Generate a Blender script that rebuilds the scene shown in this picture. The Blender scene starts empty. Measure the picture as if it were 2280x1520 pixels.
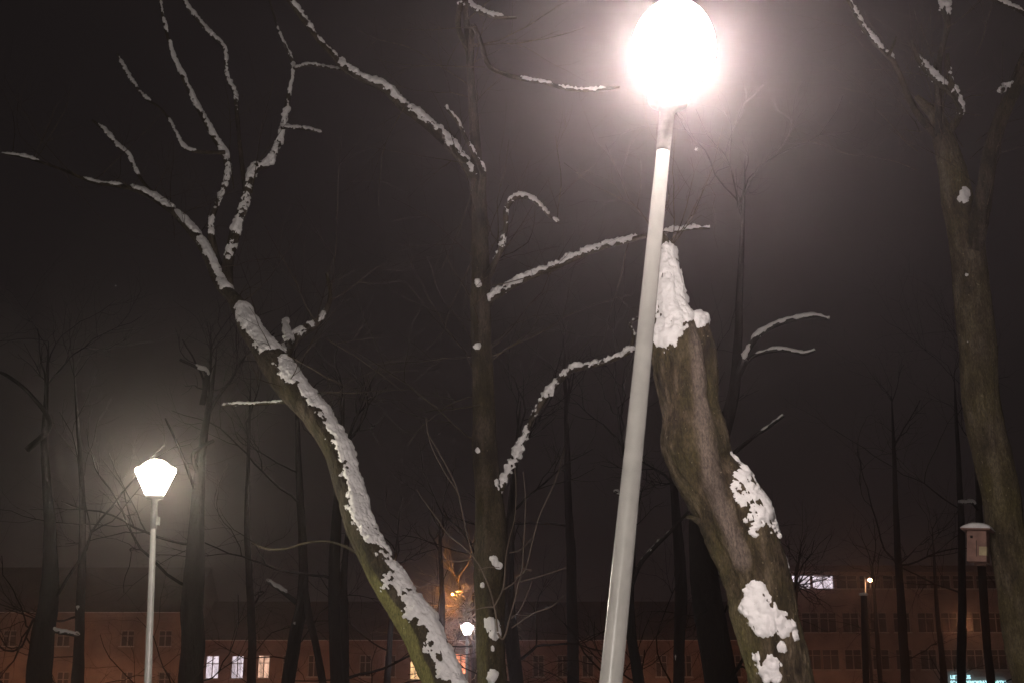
import bpy, math, random
import numpy as np
from mathutils import Vector, Matrix
C = bpy.context.scene.collection
SC = bpy.context.scene
rng = random.Random(7)

# ------------------------------------------------------------------ camera
PITCH = math.radians(16.5); FPX = 3000.0; CAMZ = 1.6
cam = bpy.data.objects.new('camera', bpy.data.cameras.new('camera')); C.objects.link(cam)
cam.location = (0, 0, CAMZ); cam.rotation_euler = (math.pi/2 + PITCH, 0, 0)
cam.data.sensor_width = 36.0; cam.data.lens = 36.0*FPX/2280.0
cam.data.clip_start = 0.05; cam.data.clip_end = 2000
SC.camera = cam
cp, sp = math.cos(PITCH), math.sin(PITCH)

# ------------------------------------------------------------------ world
w = bpy.data.worlds.new('World'); SC.world = w; w.use_nodes = True
nt = w.node_tree; bg = nt.nodes['Background']
sky = nt.nodes.new('ShaderNodeTexSky'); sky.sky_type = 'NISHITA'; sky.sun_disc = False
sky.sun_elevation = math.radians(-6); sky.sun_rotation = math.radians(200)
nt.links.new(sky.outputs[0], bg.inputs[0]); bg.inputs[1].default_value = 0.05
bg2 = nt.nodes.new('ShaderNodeBackground'); bg2.inputs[0].default_value = (1.0, 0.82, 0.82, 1); bg2.inputs[1].default_value = 0.0072
ad = nt.nodes.new('ShaderNodeAddShader'); out = nt.nodes['World Output']
nt.links.new(bg.outputs[0], ad.inputs[0]); nt.links.new(bg2.outputs[0], ad.inputs[1]); nt.links.new(ad.outputs[0], out.inputs[0])

SC.view_settings.view_transform = 'Standard'; SC.view_settings.look = 'None'
SC.view_settings.exposure = 0.0; SC.view_settings.gamma = 1.0
SC.render.engine = 'CYCLES'
cy = SC.cycles
cy.use_denoising = True
try: cy.denoiser = 'OPENIMAGEDENOISE'
except Exception: pass
cy.max_bounces = 5; cy.diffuse_bounces = 2; cy.glossy_bounces = 2; cy.volume_bounces = 0
cy.transparent_max_bounces = 8; cy.sample_clamp_indirect = 3.0
cy.caustics_reflective = False; cy.caustics_refractive = False

LAMP_W = 650.0      # radiance of the lantern glass
HAZE_D = 0.0024

# ------------------------------------------------------------------ pixel helpers (photo pixels -> metres at a real distance)
def P(px, py, Y):
    """point at ground distance Y that stands where the photo shows it"""
    a = (px-1140)/FPX; b = (760-py)/FPX
    d = np.array([a, cp - b*sp, sp + b*cp])
    return np.array([0, 0, CAMZ]) + d*(Y/d[1])
def m_per_px(px, py, Y):
    b = (760-py)/FPX
    return Y/(cp - b*sp)/FPX

# ------------------------------------------------------------------ noise
def _h(ix, iy, iz, seed):
    n = (ix*73856093) ^ (iy*19349663) ^ (iz*83492791) ^ (seed*2654435)
    n = n & 0x7fffffff
    n = (n*(n*n*15731 + 789221) + 1376312589) & 0x7fffffff
    return n/1073741824.0 - 1.0
def vnoise(p, seed=0):
    p = np.asarray(p, float); i = np.floor(p).astype(np.int64); f = p - i; u = f*f*(3-2*f)
    r = 0
    for dx in (0, 1):
        for dy in (0, 1):
            for dz in (0, 1):
                wgt = (u[..., 0] if dx else 1-u[..., 0])*(u[..., 1] if dy else 1-u[..., 1])*(u[..., 2] if dz else 1-u[..., 2])
                r = r + wgt*_h(i[..., 0]+dx, i[..., 1]+dy, i[..., 2]+dz, seed)
    return r
def fbm(p, seed=0, oct=3):
    r = 0; a = 1.0; s = 0
    for k in range(oct):
        r = r + a*vnoise(np.asarray(p)*(2.03**k) + 17.3*k, seed+k); s += a; a *= .5
    return r/s

# ------------------------------------------------------------------ object helpers
def tag(o, label=None, cat=None, group=None, kind=None):
    for k, v in (('label', label), ('category', cat), ('group', group), ('kind', kind)):
        if v: o[k] = v
    return o
def thing(name, label, cat, loc=(0, 0, 0), group=None):
    o = bpy.data.objects.new(name, None); C.objects.link(o); o.location = Vector(loc); o.empty_display_size = .2
    return tag(o, label, cat, group)
def meshobj(name, V, F, mat, parent=None, smooth=True, attr=None):
    V = np.asarray(V, float)
    if parent is not None:
        off = np.array(parent.location)
        q = parent.parent
        while q is not None: off = off + np.array(q.location); q = q.parent
        V = V - off
    me = bpy.data.meshes.new(name)
    if isinstance(F, np.ndarray):
        me.vertices.add(len(V)); me.vertices.foreach_set('co', V.ravel())
        n, k = F.shape
        me.loops.add(n*k); me.loops.foreach_set('vertex_index', F.ravel().astype(np.int32))
        me.polygons.add(n); me.polygons.foreach_set('loop_start', np.arange(0, n*k, k, dtype=np.int32))
        me.update(calc_edges=True)
    else:
        me.from_pydata([tuple(v) for v in V], [], F); me.update()
    if smooth: me.polygons.foreach_set('use_smooth', np.ones(len(me.polygons), bool))
    if attr is not None:
        a = me.attributes.new('moss_lit', 'FLOAT', 'POINT'); a.data.foreach_set('value', np.asarray(attr, np.float32).ravel())
    me.materials.append(mat)
    o = bpy.data.objects.new(name, me); C.objects.link(o)
    if parent is not None: o.parent = parent
    return o
class MB:
    def __init__(s): s.V = []; s.F = []
    def add(s, V, F):
        n = len(s.V); s.V += [tuple(v) for v in V]; s.F += [tuple(i+n for i in f) for f in F]
    def box(s, x0, x1, y0, y1, z0, z1):
        s.add([(x0,y0,z0),(x1,y0,z0),(x1,y1,z0),(x0,y1,z0),(x0,y0,z1),(x1,y0,z1),(x1,y1,z1),(x0,y1,z1)],
              [(0,3,2,1),(4,5,6,7),(0,1,5,4),(1,2,6,5),(2,3,7,6),(3,0,4,7)])
    def lathe(s, prof, base, axis=(0,0,1), n=24, cap=True):
        ax = np.array(axis, float); ax /= np.linalg.norm(ax)
        u = np.cross(ax, (0.1, 1, 0)); u /= np.linalg.norm(u); v = np.cross(ax, u)
        V = []; F = []
        for (r, z) in prof:
            for k in range(n):
                a = 2*math.pi*k/n
                V.append(np.array(base)+ax*z+r*(math.cos(a)*u+math.sin(a)*v))
        for i in range(len(prof)-1):
            for k in range(n):
                F.append((i*n+k, i*n+(k+1) % n, (i+1)*n+(k+1) % n, (i+1)*n+k))
        if cap:
            F.append(tuple(range(n))[::-1]); F.append(tuple((len(prof)-1)*n+k for k in range(n)))
        s.add(V, F)
    def build(s, name, mat, parent=None, smooth=False): return meshobj(name, s.V, s.F, mat, parent, smooth)

# ------------------------------------------------------------------ materials
def newmat(name):
    m = bpy.data.materials.new(name); m.use_nodes = True
    return m, m.node_tree, m.node_tree.nodes['Principled BSDF']
def simple(name, col, rough=.7, spec=.3, metal=0, noise=.0, scale=8, bump=0, bscale=40):
    m, nt, b = newmat(name)
    b.inputs['Roughness'].default_value = rough; b.inputs['Specular IOR Level'].default_value = spec
    b.inputs['Metallic'].default_value = metal
    b.inputs['Base Color'].default_value = (*col, 1)
    tc = nt.nodes.new('ShaderNodeTexCoord')
    if noise:
        n = nt.nodes.new('ShaderNodeTexNoise'); n.inputs['Scale'].default_value = scale; n.inputs['Detail'].default_value = 6
        nt.links.new(tc.outputs['Object'], n.inputs['Vector'])
        r = nt.nodes.new('ShaderNodeValToRGB')
        r.color_ramp.elements[0].position = .3; r.color_ramp.elements[1].position = .7
        r.color_ramp.elements[0].color = (*[c*(1-noise) for c in col], 1); r.color_ramp.elements[1].color = (*[min(1, c*(1+noise)) for c in col], 1)
        nt.links.new(n.outputs['Fac'], r.inputs[0]); nt.links.new(r.outputs[0], b.inputs['Base Color'])
    if bump:
        n = nt.nodes.new('ShaderNodeTexNoise'); n.inputs['Scale'].default_value = bscale; n.inputs['Detail'].default_value = 5
        nt.links.new(tc.outputs['Object'], n.inputs['Vector'])
        bp = nt.nodes.new('ShaderNodeBump'); bp.inputs['Strength'].default_value = bump; bp.inputs['Distance'].default_value = .02
        nt.links.new(n.outputs['Fac'], bp.inputs['Height']); nt.links.new(bp.outputs[0], b.inputs['Normal'])
    return m
def emit(name, col, s):
    m, nt, b = newmat(name)
    b.inputs['Base Color'].default_value = (*[c*.5 for c in col], 1)
    b.inputs['Emission Color'].default_value = (*col, 1); b.inputs['Emission Strength'].default_value = s
    return m
def bark(name, dark, mid, pale, moss_lit=(.2, .19, .065)):
    m, nt, b = newmat(name); L = nt.links
    b.inputs['Roughness'].default_value = .85; b.inputs['Specular IOR Level'].default_value = .25
    tc = nt.nodes.new('ShaderNodeTexCoord')
    def noise(scale, stretch=1, detail=6, rough=.6):
        mp = nt.nodes.new('ShaderNodeMapping'); mp.inputs['Scale'].default_value = (1, 1, stretch)
        n = nt.nodes.new('ShaderNodeTexNoise'); n.inputs['Scale'].default_value = scale; n.inputs['Detail'].default_value = detail; n.inputs['Roughness'].default_value = rough
        L.new(tc.outputs['Object'], mp.inputs[0]); L.new(mp.outputs[0], n.inputs['Vector']); return n
    n1 = noise(7, .35); r = nt.nodes.new('ShaderNodeValToRGB'); cr = r.color_ramp
    cr.elements[0].position = .38; cr.elements[0].color = (*dark, 1); cr.elements[1].position = .62; cr.elements[1].color = (*pale, 1)
    e = cr.elements.new(.5); e.color = (*mid, 1)
    L.new(n1.outputs['Fac'], r.inputs[0])
    # greenish algae film in broad blotches
    n2 = noise(2.2, .6, 4); r2 = nt.nodes.new('ShaderNodeValToRGB'); r2.color_ramp.elements[0].position = .42; r2.color_ramp.elements[1].position = .68
    L.new(n2.outputs['Fac'], r2.inputs[0])
    mx = nt.nodes.new('ShaderNodeMixRGB'); mx.inputs[2].default_value = (mid[0]*1.35, mid[0]*1.15, mid[0]*.4, 1)
    sc_ = nt.nodes.new('ShaderNodeMath'); sc_.operation = 'MULTIPLY'; sc_.inputs[1].default_value = .6
    L.new(r2.outputs[0], sc_.inputs[0]); L.new(sc_.outputs[0], mx.inputs[0]); L.new(r.outputs[0], mx.inputs[1])
    # pale lichen specks
    n3 = noise(38, .7, 3); r3 = nt.nodes.new('ShaderNodeValToRGB'); r3.color_ramp.elements[0].position = .66; r3.color_ramp.elements[1].position = .74
    L.new(n3.outputs['Fac'], r3.inputs[0])
    mx3 = nt.nodes.new('ShaderNodeMixRGB'); mx3.inputs[2].default_value = (pale[0]*2.2, pale[0]*1.9, pale[0]*1.3, 1)
    L.new(r3.outputs[0], mx3.inputs[0]); L.new(mx.outputs[0], mx3.inputs[1])
    at = nt.nodes.new('ShaderNodeAttribute'); at.attribute_name = 'moss_lit'
    n4 = noise(9, .4, 5); r4 = nt.nodes.new('ShaderNodeValToRGB'); r4.color_ramp.elements[0].color = (*[c*.6 for c in moss_lit], 1); r4.color_ramp.elements[1].color = (*[c*1.25 for c in moss_lit], 1)
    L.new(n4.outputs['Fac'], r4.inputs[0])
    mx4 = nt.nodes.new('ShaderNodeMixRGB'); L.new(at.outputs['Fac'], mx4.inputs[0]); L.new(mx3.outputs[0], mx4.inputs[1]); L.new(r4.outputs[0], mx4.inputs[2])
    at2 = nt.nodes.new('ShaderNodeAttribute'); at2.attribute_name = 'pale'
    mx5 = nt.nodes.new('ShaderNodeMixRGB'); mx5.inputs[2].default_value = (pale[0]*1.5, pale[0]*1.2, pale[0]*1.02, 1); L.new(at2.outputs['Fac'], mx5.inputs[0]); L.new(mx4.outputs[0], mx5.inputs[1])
    n6 = noise(55, .35, 8, .75); r6 = nt.nodes.new('ShaderNodeValToRGB'); r6.color_ramp.elements[0].position = .36; r6.color_ramp.elements[0].color = (.4, .4, .4, 1); r6.color_ramp.elements[1].position = .66; r6.color_ramp.elements[1].color = (1.55, 1.5, 1.45, 1)
    L.new(n6.outputs['Fac'], r6.inputs[0])
    mx6 = nt.nodes.new('ShaderNodeMixRGB'); mx6.blend_type = 'MULTIPLY'; mx6.inputs[0].default_value = 1; L.new(mx5.outputs[0], mx6.inputs[1]); L.new(r6.outputs[0], mx6.inputs[2])
    L.new(mx6.outputs[0], b.inputs['Base Color'])
    n5 = noise(24, .3, 8, .7); bp = nt.nodes.new('ShaderNodeBump'); bp.inputs['Strength'].default_value = 1.0; bp.inputs['Distance'].default_value = .05
    L.new(n5.outputs['Fac'], bp.inputs['Height']); L.new(bp.outputs[0], b.inputs['Normal'])
    return m
M = {}
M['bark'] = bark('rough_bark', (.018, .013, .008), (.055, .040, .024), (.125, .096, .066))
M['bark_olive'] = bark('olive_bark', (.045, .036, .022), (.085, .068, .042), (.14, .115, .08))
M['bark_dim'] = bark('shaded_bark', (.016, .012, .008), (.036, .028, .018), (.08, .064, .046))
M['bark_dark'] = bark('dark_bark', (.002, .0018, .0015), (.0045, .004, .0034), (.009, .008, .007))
M['frost'] = simple('frosted_twig', (.5, .42, .34), .7, .3, noise=.2, scale=5)
M['twig'] = simple('pale_twig', (.13, .10, .075), .7, .3, noise=.2, scale=5)
M['snow'] = simple('snow', (.74, .72, .70), .75, .3, noise=.06, scale=14, bump=.5, bscale=30)
M['ground'] = simple('snow_ground', (.72, .72, .74), .8, .2, noise=.08, scale=.7, bump=.6, bscale=3)
M['pole'] = simple('pole_paint', (.44, .425, .39), .25, .55, noise=.1, scale=9, bump=.03, bscale=60)
M['dull'] = simple('dimmed_collar', (.2, .19, .175), .6, .2, noise=.2, scale=20)  # near lamp collar, grey deepened to dim the overlit pole top
M['post'] = simple('dark_post', (.008, .008, .008), .6, .2, noise=.2)
M['cap'] = simple('lamp_cap', (.3, .3, .29), .4, .5, noise=.1)
M['metal'] = simple('collar_metal', (.35, .34, .32), .35, .5, metal=.3, noise=.1, scale=30)

def tube(name, pts, mat, parent, seg=None, step=.012, snow=None, patches=None, flute=0., rough=.03, seed=0, mosslitf=None, palef=None, bumpf=None, wobble=.18, soft=2.4, thick=.03, wind=(.35, -.35, .87), tips=True, snowparent=None, snowseg=None, lump=1.0):
    """pts: list of (x,y,z,r) world. snow: list of (i0,i1,bias). Bark tube, and an uneven snow crust that lies on its upper and weather side."""
    A = np.asarray(pts, float); n = len(A)
    # catmull-rom sampling
    seglen = np.linalg.norm(A[1:, :3]-A[:-1, :3], axis=1)
    T = []
    for i in range(n-1):
        k = max(2, int(seglen[i]/step)); T += list(i+np.arange(k)/k)
    T.append(n-1); T = np.array(T)
    i = np.minimum(T.astype(int), n-2); t = (T-i)[:, None]
    p0 = A[np.maximum(i-1, 0)]; p1 = A[i]; p2 = A[i+1]; p3 = A[np.minimum(i+2, n-1)]
    Q = .5*((2*p1)+(-p0+p2)*t+(2*p0-5*p1+4*p2-p3)*t*t+(-p0+3*p1-3*p2+p3)*t**3)
    c = Q[:, :3]; r = np.maximum(Q[:, 3], .0008)
    s = np.concatenate([[0], np.cumsum(np.linalg.norm(c[1:]-c[:-1], axis=1))])
    S = len(c)
    # wobble
    wob = np.stack([fbm(np.stack([s*1.6, s*0+seed*3.1, s*0+q*7.7], -1), seed+q, 3) for q in range(3)], -1)
    c = c + wob*(r*wobble)[:, None]
    tan = np.gradient(c, axis=0); tan /= np.linalg.norm(tan, axis=1)[:, None]
    ref = np.array([0, -1., 0.15]);
    u = np.cross(tan, ref); u /= np.linalg.norm(u, axis=1)[:, None]; v = np.cross(tan, u)
    v = -v  # v ~ towards camera side
    rmax = r.max()
    K = seg or max(6, min(150, int(2*math.pi*rmax/step)))
    ph = np.linspace(0, 2*math.pi, K, endpoint=False)
    def ring(K_):
        ph = np.linspace(0, 2*math.pi, K_, endpoint=False)
        N = np.cos(ph)[None, :, None]*u[:, None, :]+np.sin(ph)[None, :, None]*v[:, None, :]
        cs = np.broadcast_to(np.cos(ph)[None], (S, K_)); sn = np.broadcast_to(np.sin(ph)[None], (S, K_)); ss = np.broadcast_to(s[:, None], (S, K_))
        return N, cs, sn, ss
    def low(cs, sn, ss):
        d = 0
        if flute: d = flute*fbm(np.stack([cs*1.9+5, sn*1.9, ss*.9], -1), seed+11, 2) + flute*.35*fbm(np.stack([cs*5, sn*5, ss*1.6], -1), seed+12, 2)
        return d
    N, cs, sn, ss = ring(K)
    rr = r[:, None]*(1+low(cs, sn, ss))
    big = rmax > .03
    if big:
        rr = rr + rough*r[:, None]*fbm(np.stack([cs*14*rmax/.2, sn*14*rmax/.2, ss*9], -1), seed+21, 3)
        if seed < 100: rr = rr - .006*np.clip(1-4.2*np.abs(fbm(np.stack([cs*rmax*26, sn*rmax*26, ss*4.5], -1), seed+25, 2)), 0, 1)
    if bumpf: rr = rr + bumpf(c[:, None, :]+N*rr[..., None])
    V = c[:, None, :]+N*rr[..., None]
    idx = np.arange(S*K).reshape(S, K)
    F = np.stack([idx[:-1], np.roll(idx, -1, 1)[:-1], np.roll(idx, -1, 1)[1:], idx[1:]], -1).reshape(-1, 4)
    attr = mosslitf(V, N, ss) if mosslitf else np.zeros((S, K))
    o = meshobj(name, V.reshape(-1, 3), F, mat, parent, True, attr)
    if palef:
        pa = o.data.attributes.new('pale', 'FLOAT', 'POINT'); pa.data.foreach_set('value', palef(V, N, ss).astype(np.float32).ravel())
    so = None
    if snow is not None or patches:
        K2 = snowseg or max(14, min(190, int(2*math.pi*rmax/max(.007, step*.55))))
        N, cs, sn, ss = ring(K2)
        rr = r[:, None]*(1+low(cs, sn, ss))
        W = np.array(wind); W = W/np.linalg.norm(W)
        cov = np.full(S, -5.0)
        for (a, b, bias) in (snow or []):
            edge = np.minimum(T-a, b-T)*(7 if soft > 2 else 4)
            cov = np.maximum(cov, np.where(edge > -3, bias+np.minimum(edge, 0), -5))
        V0 = c[:, None, :]+N*rr[..., None]
        gap = fbm(np.stack([s*5.5, s*0+seed, s*0], -1), seed+51, 2)
        cov = cov+gap*(.38 if soft > 2 else .65)-(0 if soft > 2 else .30)
        fat = 1+.55*fbm(np.stack([s*9, s*0+seed, s*0+3], -1), seed+52, 2)
        f = 1/max(.05, min(.16, rmax))
        nz = fbm(V0*f*1.6, seed+31, 4); nz2 = fbm(V0*np.array([30, 30, 30.]), seed+41, 3)
        m = (N@W) - .25 + cov[:, None] + nz*(.75 if soft > 2 else 1.0) + nz2*(.34 if soft > 2 else .7)
        if patches:
            mp = np.full(m.shape, -9.)
            for (a, b, R) in patches:
                a = np.array(a); b = np.array(b); ab = b-a; tt = np.clip(((V0-a)@ab)/max(1e-9, ab@ab), 0, 1)
                d = np.linalg.norm(V0-(a+tt[..., None]*ab), axis=-1)
                mp = np.maximum(mp, (R-d)/R*1.6)
            m = np.maximum(m, np.minimum(mp, .6)+nz*.75+nz2*.55-.1)
        th = (np.minimum(thick, r*1.3+.004)*fat)[:, None]
        h = th*np.clip(m*soft, -1.2, 1)*np.where(m > 0, (.6+.5*lump*np.clip(nz2+nz, -.8, 1.2)+.25*m), 1)
        V2 = c[:, None, :]+N*(rr+h)[..., None]
        idx = np.arange(S*K2).reshape(S, K2)
        F2 = np.stack([idx[:-1], np.roll(idx, -1, 1)[:-1], np.roll(idx, -1, 1)[1:], idx[1:]], -1).reshape(-1, 4)
        keep = (h.ravel()[F2] > -.0015).any(axis=1)
        F2 = F2[keep]
        if len(F2):
            us, inv = np.unique(F2, return_inverse=True); F3 = inv.reshape(-1, 4); V3 = V2.reshape(-1, 3)[us]
            lab = np.arange(len(us))
            while True:
                fm = lab[F3].min(axis=1); new = lab.copy(); np.minimum.at(new, F3.ravel(), np.repeat(fm, 4)); new = new[new]
                if (new == lab).all(): break
                lab = new
            fl = lab[F3[:, 0]]; ids, cnt = np.unique(fl, return_counts=True); big_ids = ids[cnt >= min(cnt.max(), max(10, .004*cnt.max()))]
            main = ids[cnt.argmax()]
            cen = {q: V3[F3[fl == q].ravel()].mean(0) for q in big_ids}
            for q in ids:                       # loose flecks join the nearest real patch
                if q not in cen:
                    p_ = V3[F3[fl == q][0]].mean(0); fl[fl == q] = min(cen, key=lambda z: ((cen[z]-p_)**2).sum())
            for q in big_ids:
                ff = F3[fl == q]; u2, i2 = np.unique(ff, return_inverse=True)
                so = meshobj('snow', V3[u2], i2.reshape(-1, 4), M['snow'], o if snowparent is None else snowparent)
    return o, (c, r, tan, s)

def limbpts(pp, Y0, Y1=None):
    """pp (px,py,rpx[,Y])"""
    n = len(pp); out = []
    for i, q in enumerate(pp):
        Y = q[3] if len(q) > 3 else (Y0 if Y1 is None else Y0+(Y1-Y0)*i/(n-1))
        p = P(q[0], q[1], Y); out.append((p[0], p[1], p[2], q[2]*m_per_px(q[0], q[1], Y)))
    return out

# thin twigs, many in one crown mesh
class Twigs:
    def __init__(s): s.V = []; s.F = []; s.n = 0
    def path(s, pts, rad, k=4):
        pts = np.asarray(pts, float); S = len(pts)
        tan = np.gradient(pts, axis=0); tan /= (np.linalg.norm(tan, axis=1)[:, None]+1e-9)
        u = np.cross(tan, (0.13, -1, .2)); u /= (np.linalg.norm(u, axis=1)[:, None]+1e-9); v = np.cross(tan, u)
        ph = np.linspace(0, 2*math.pi, k, endpoint=False)
        V = pts[:, None]+(np.cos(ph)[None, :, None]*u[:, None]+np.sin(ph)[None, :, None]*v[:, None])*np.asarray(rad)[:, None, None]
        idx = np.arange(S*k).reshape(S, k)+s.n
        s.F.append(np.stack([idx[:-1], np.roll(idx, -1, 1)[:-1], np.roll(idx, -1, 1)[1:], idx[1:]], -1).reshape(-1, 4))
        s.V.append(V.reshape(-1, 3)); s.n += S*k
    def grow(s, p, d, L, r, lv, rg, up=.25, kids=3, wig=.22, k=4):
        n = max(4, int(5+L*2)); pts = [np.array(p)]; d = np.array(d, float); d /= np.linalg.norm(d); ds = [d]
        for i in range(n):
            d = d+np.array([rg.gauss(0, wig), rg.gauss(0, wig), rg.gauss(0, wig)+up*.25]); d /= np.linalg.norm(d)
            pts.append(pts[-1]+d*L/n); ds.append(d)
        rad = np.linspace(r, r*.35, n+1); s.path(pts, rad, k if r > .01 else 3)
        if lv > 0:
            for j in range(kids):
                t = rg.uniform(.25, .98); i = min(n, int(t*n)); q = np.array([rg.gauss(0, 1), rg.gauss(0, 1), rg.gauss(.15, 1)]); q -= ds[i]*(q@ds[i]); q /= np.linalg.norm(q)
                a = rg.uniform(.5, 1.0)
                s.grow(pts[i], ds[i]*math.cos(a)+q*math.sin(a), L*rg.uniform(.4, .7), rad[i]*.62, lv-1, rg, up, kids, wig, k)
    def build(s, mat, parent, name='crown'):
        if not s.V: return None
        return meshobj(name, np.concatenate(s.V), np.concatenate(s.F), mat, parent)

def near(path, px, py, Y, dY=0.0): return tuple(P(px, py, Y-dY))

# ================================================================== ground and haze
def ground():
    xs = np.concatenate([np.linspace(-260, -30, 24), np.linspace(-28, 28, 113), np.linspace(30, 260, 24)])
    ys = np.concatenate([np.linspace(-60, -8, 14), np.linspace(-7, 45, 105), np.linspace(47, 330, 40)])
    X, Yg = np.meshgrid(xs, ys); Z = .06*fbm(np.stack([X*.35, Yg*.35, X*0], -1), 3, 3)+.02*fbm(np.stack([X*2, Yg*2, X*0], -1), 5, 2)
    V = np.stack([X, Yg, Z], -1).reshape(-1, 3); nx = len(xs); idx = np.arange(len(V)).reshape(len(ys), nx)
    F = np.stack([idx[:-1, :-1], idx[:-1, 1:], idx[1:, 1:], idx[1:, :-1]], -1).reshape(-1, 4)
    tag(meshobj('snowy_ground', V, F, M['ground']), 'flat snow covered ground of the park', 'ground', kind='structure')
ground()
def haze():
    m = bpy.data.materials.new('haze'); m.use_nodes = True; nt = m.node_tree  # scattering volume added mainly to give the lamps their lens glare
    nt.nodes.remove(nt.nodes['Principled BSDF'])
    pv = nt.nodes.new('ShaderNodeVolumePrincipled'); pv.inputs['Color'].default_value = (1, .87, .875, 1)
    pv.inputs['Density'].default_value = HAZE_D; pv.inputs['Anisotropy'].default_value = .915
    nt.links.new(pv.outputs[0], nt.nodes['Material Output'].inputs['Volume'])
    b = MB(); b.box(-270, 270, -65, 340, -1.2, 32); o = b.build('haze', m)
    tag(o, 'thin haze added to give the lens glare round the lamps', 'haze', kind='stuff')
haze()

# ================================================================== lamps
def lamp(px, py, Y, tilt, label, glasscol, power, cw=.5, pole_r=(.062, .036), lit=True, capsnow=False, poleoff=None, rounddome=False):
    top = P(px, py, Y) if px is not None else np.array(Y)   # centre of the lantern
    base = np.array([poleoff[0] if poleoff else top[0], top[1], 0.])
    ax = top-base; H = np.linalg.norm(ax); ax /= H
    t = thing('street_lamp', label, 'street lamp', base, 'park lamps with lantern heads')
    gl = emit('lantern_glass', glasscol, power) if lit else simple('unlit_glass', (.3, .3, .3), .2)
    s = cw/.5
    hb = H-.21*s                              # bottom of the glass
    b = MB(); b.lathe([(pole_r[0]*1.7, 0), (pole_r[0]*1.7, .03), (pole_r[0]*1.25, .05), (pole_r[0]*1.25, .9), (pole_r[0], .95), (pole_r[1]*1.05, hb-.42*s), (pole_r[1], hb-.2*s)], base, ax, 40)
    b.build('pole', M['pole'], t, True)
    if rounddome:
        b = MB(); b.lathe([(pole_r[1]*1.03, hb-.34*s), (pole_r[1]*1.08, hb-.32*s), (pole_r[1]*1.12, hb-.1*s), (.06*s, hb-.05*s), (.118*s, hb-.03*s), (.118*s, hb-.003*s)], base, ax, 32)
    else: b = MB(); b.lathe([(pole_r[1]*1.0, hb-.42*s), (pole_r[1]*1.25, hb-.42*s), (pole_r[1]*1.25, hb-.22*s), (.04*s, hb-.2*s), (.045*s, hb-.06*s), (.105*s, hb-.05*s), (.11*s, hb-.003*s)], base, ax, 32)
    b.build('collar', M['dull'] if rounddome else M['metal'], t, True)
    b = MB(); q = base+ax*(hb-.33*s)+np.array([pole_r[1]*1.5, -.01, 0]); b.box(q[0]-.012, q[0]+.022, q[1]-.02, q[1]+.03, q[2]-.05, q[2]+.05)
    if not rounddome: b.build('clamp', M['metal'], t)
    b = MB(); b.lathe([(.108*s, hb), (.242*s, hb+.285*s), (.248*s, hb+.31*s)], base, ax, 32, True)
    b.build('lantern_glass', gl, t, True)
    dome = emit('bloom_dome', glasscol, 12) if lit else M['cap']  # cap made to glow, bloom put into its colour
    if rounddome:
        dome = emit('bloom_globe', glasscol, 60)
        b = MB(); b.lathe([(.249*s*math.cos(a), hb+.313*s+.33*s*math.sin(a)) for a in np.linspace(0, math.pi/2-.001, 12)], base, ax, 40, True)  # lens bloom of the near lamp built as a tall glowing dome
    else: b = MB(); b.lathe([(.252*s, hb+.313*s), (.248*s, hb+.33*s), (.185*s, hb+.355*s), (.155*s, hb+.39*s), (.10*s, hb+.43*s), (.04*s, hb+.447*s), (.0, hb+.45*s)], base, ax, 32, True)
    b.build('lamp_dome', dome, t, True)
    if capsnow:
        b = MB(); b.lathe([(.25*s, hb+.335*s), (.19*s, hb+.43*s), (.1*s, hb+.48*s), (0, hb+.49*s)], base, ax, 20); b.build('snow', M['snow'], t, True)
    return t
YL1 = 6.75
tb = P(0, 0, 1); LB = (-3.2, -5.5, 4.9)
pb = P(1360, 1520, YL1); pt = P(1477, 335, YL1)
slope = (pt[0]-pb[0])/(pt[2]-pb[2]); zt = float(P(1487, 150, YL1)[2])
lamp(None, None, (pb[0]+slope*(zt-pb[2]), YL1, zt), 0, 'nearest street lamp, tall leaning pale pole with a blinding white lantern above the snowy trunk', (1, .87, .84), LAMP_W*1.2, .47, (.062, .036), poleoff=(pb[0]-slope*pb[2],), rounddome=True)
pb = P(330, 1520, 16.6); pt = P(345, 1140, 16.6); slope = (pt[0]-pb[0])/(pt[2]-pb[2])
lamp(346, 1064, 16.6, 0, 'mid distance street lamp on a straight grey pole at left, lantern glowing warm white', (1, .93, .74), LAMP_W*.27, .5, (.05, .034), poleoff=(pb[0]-slope*pb[2],))
lamp(1040, 1399, 46, 0, 'small distant street lamp glowing white beside the orange lit twigs', (.95, .93, 1), 200, .42, (.06, .04))
lamp(None, None, LB, 0, 'street lamp of the same row standing behind the place the picture was taken from', (1, .93, .84), LAMP_W*1.9, .5, (.062, .036))
lamp(1609, 1442, 40, 0, 'unlit distant lantern with snow on its dome behind the big leaning trunk', (1, 1, 1), 0, .3, (.05, .035), lit=False, capsnow=True)

# ================================================================== the big trees
def lit_tree(label, px, Y, base):
    return thing('bare_tree', label, 'tree', base)

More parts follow.
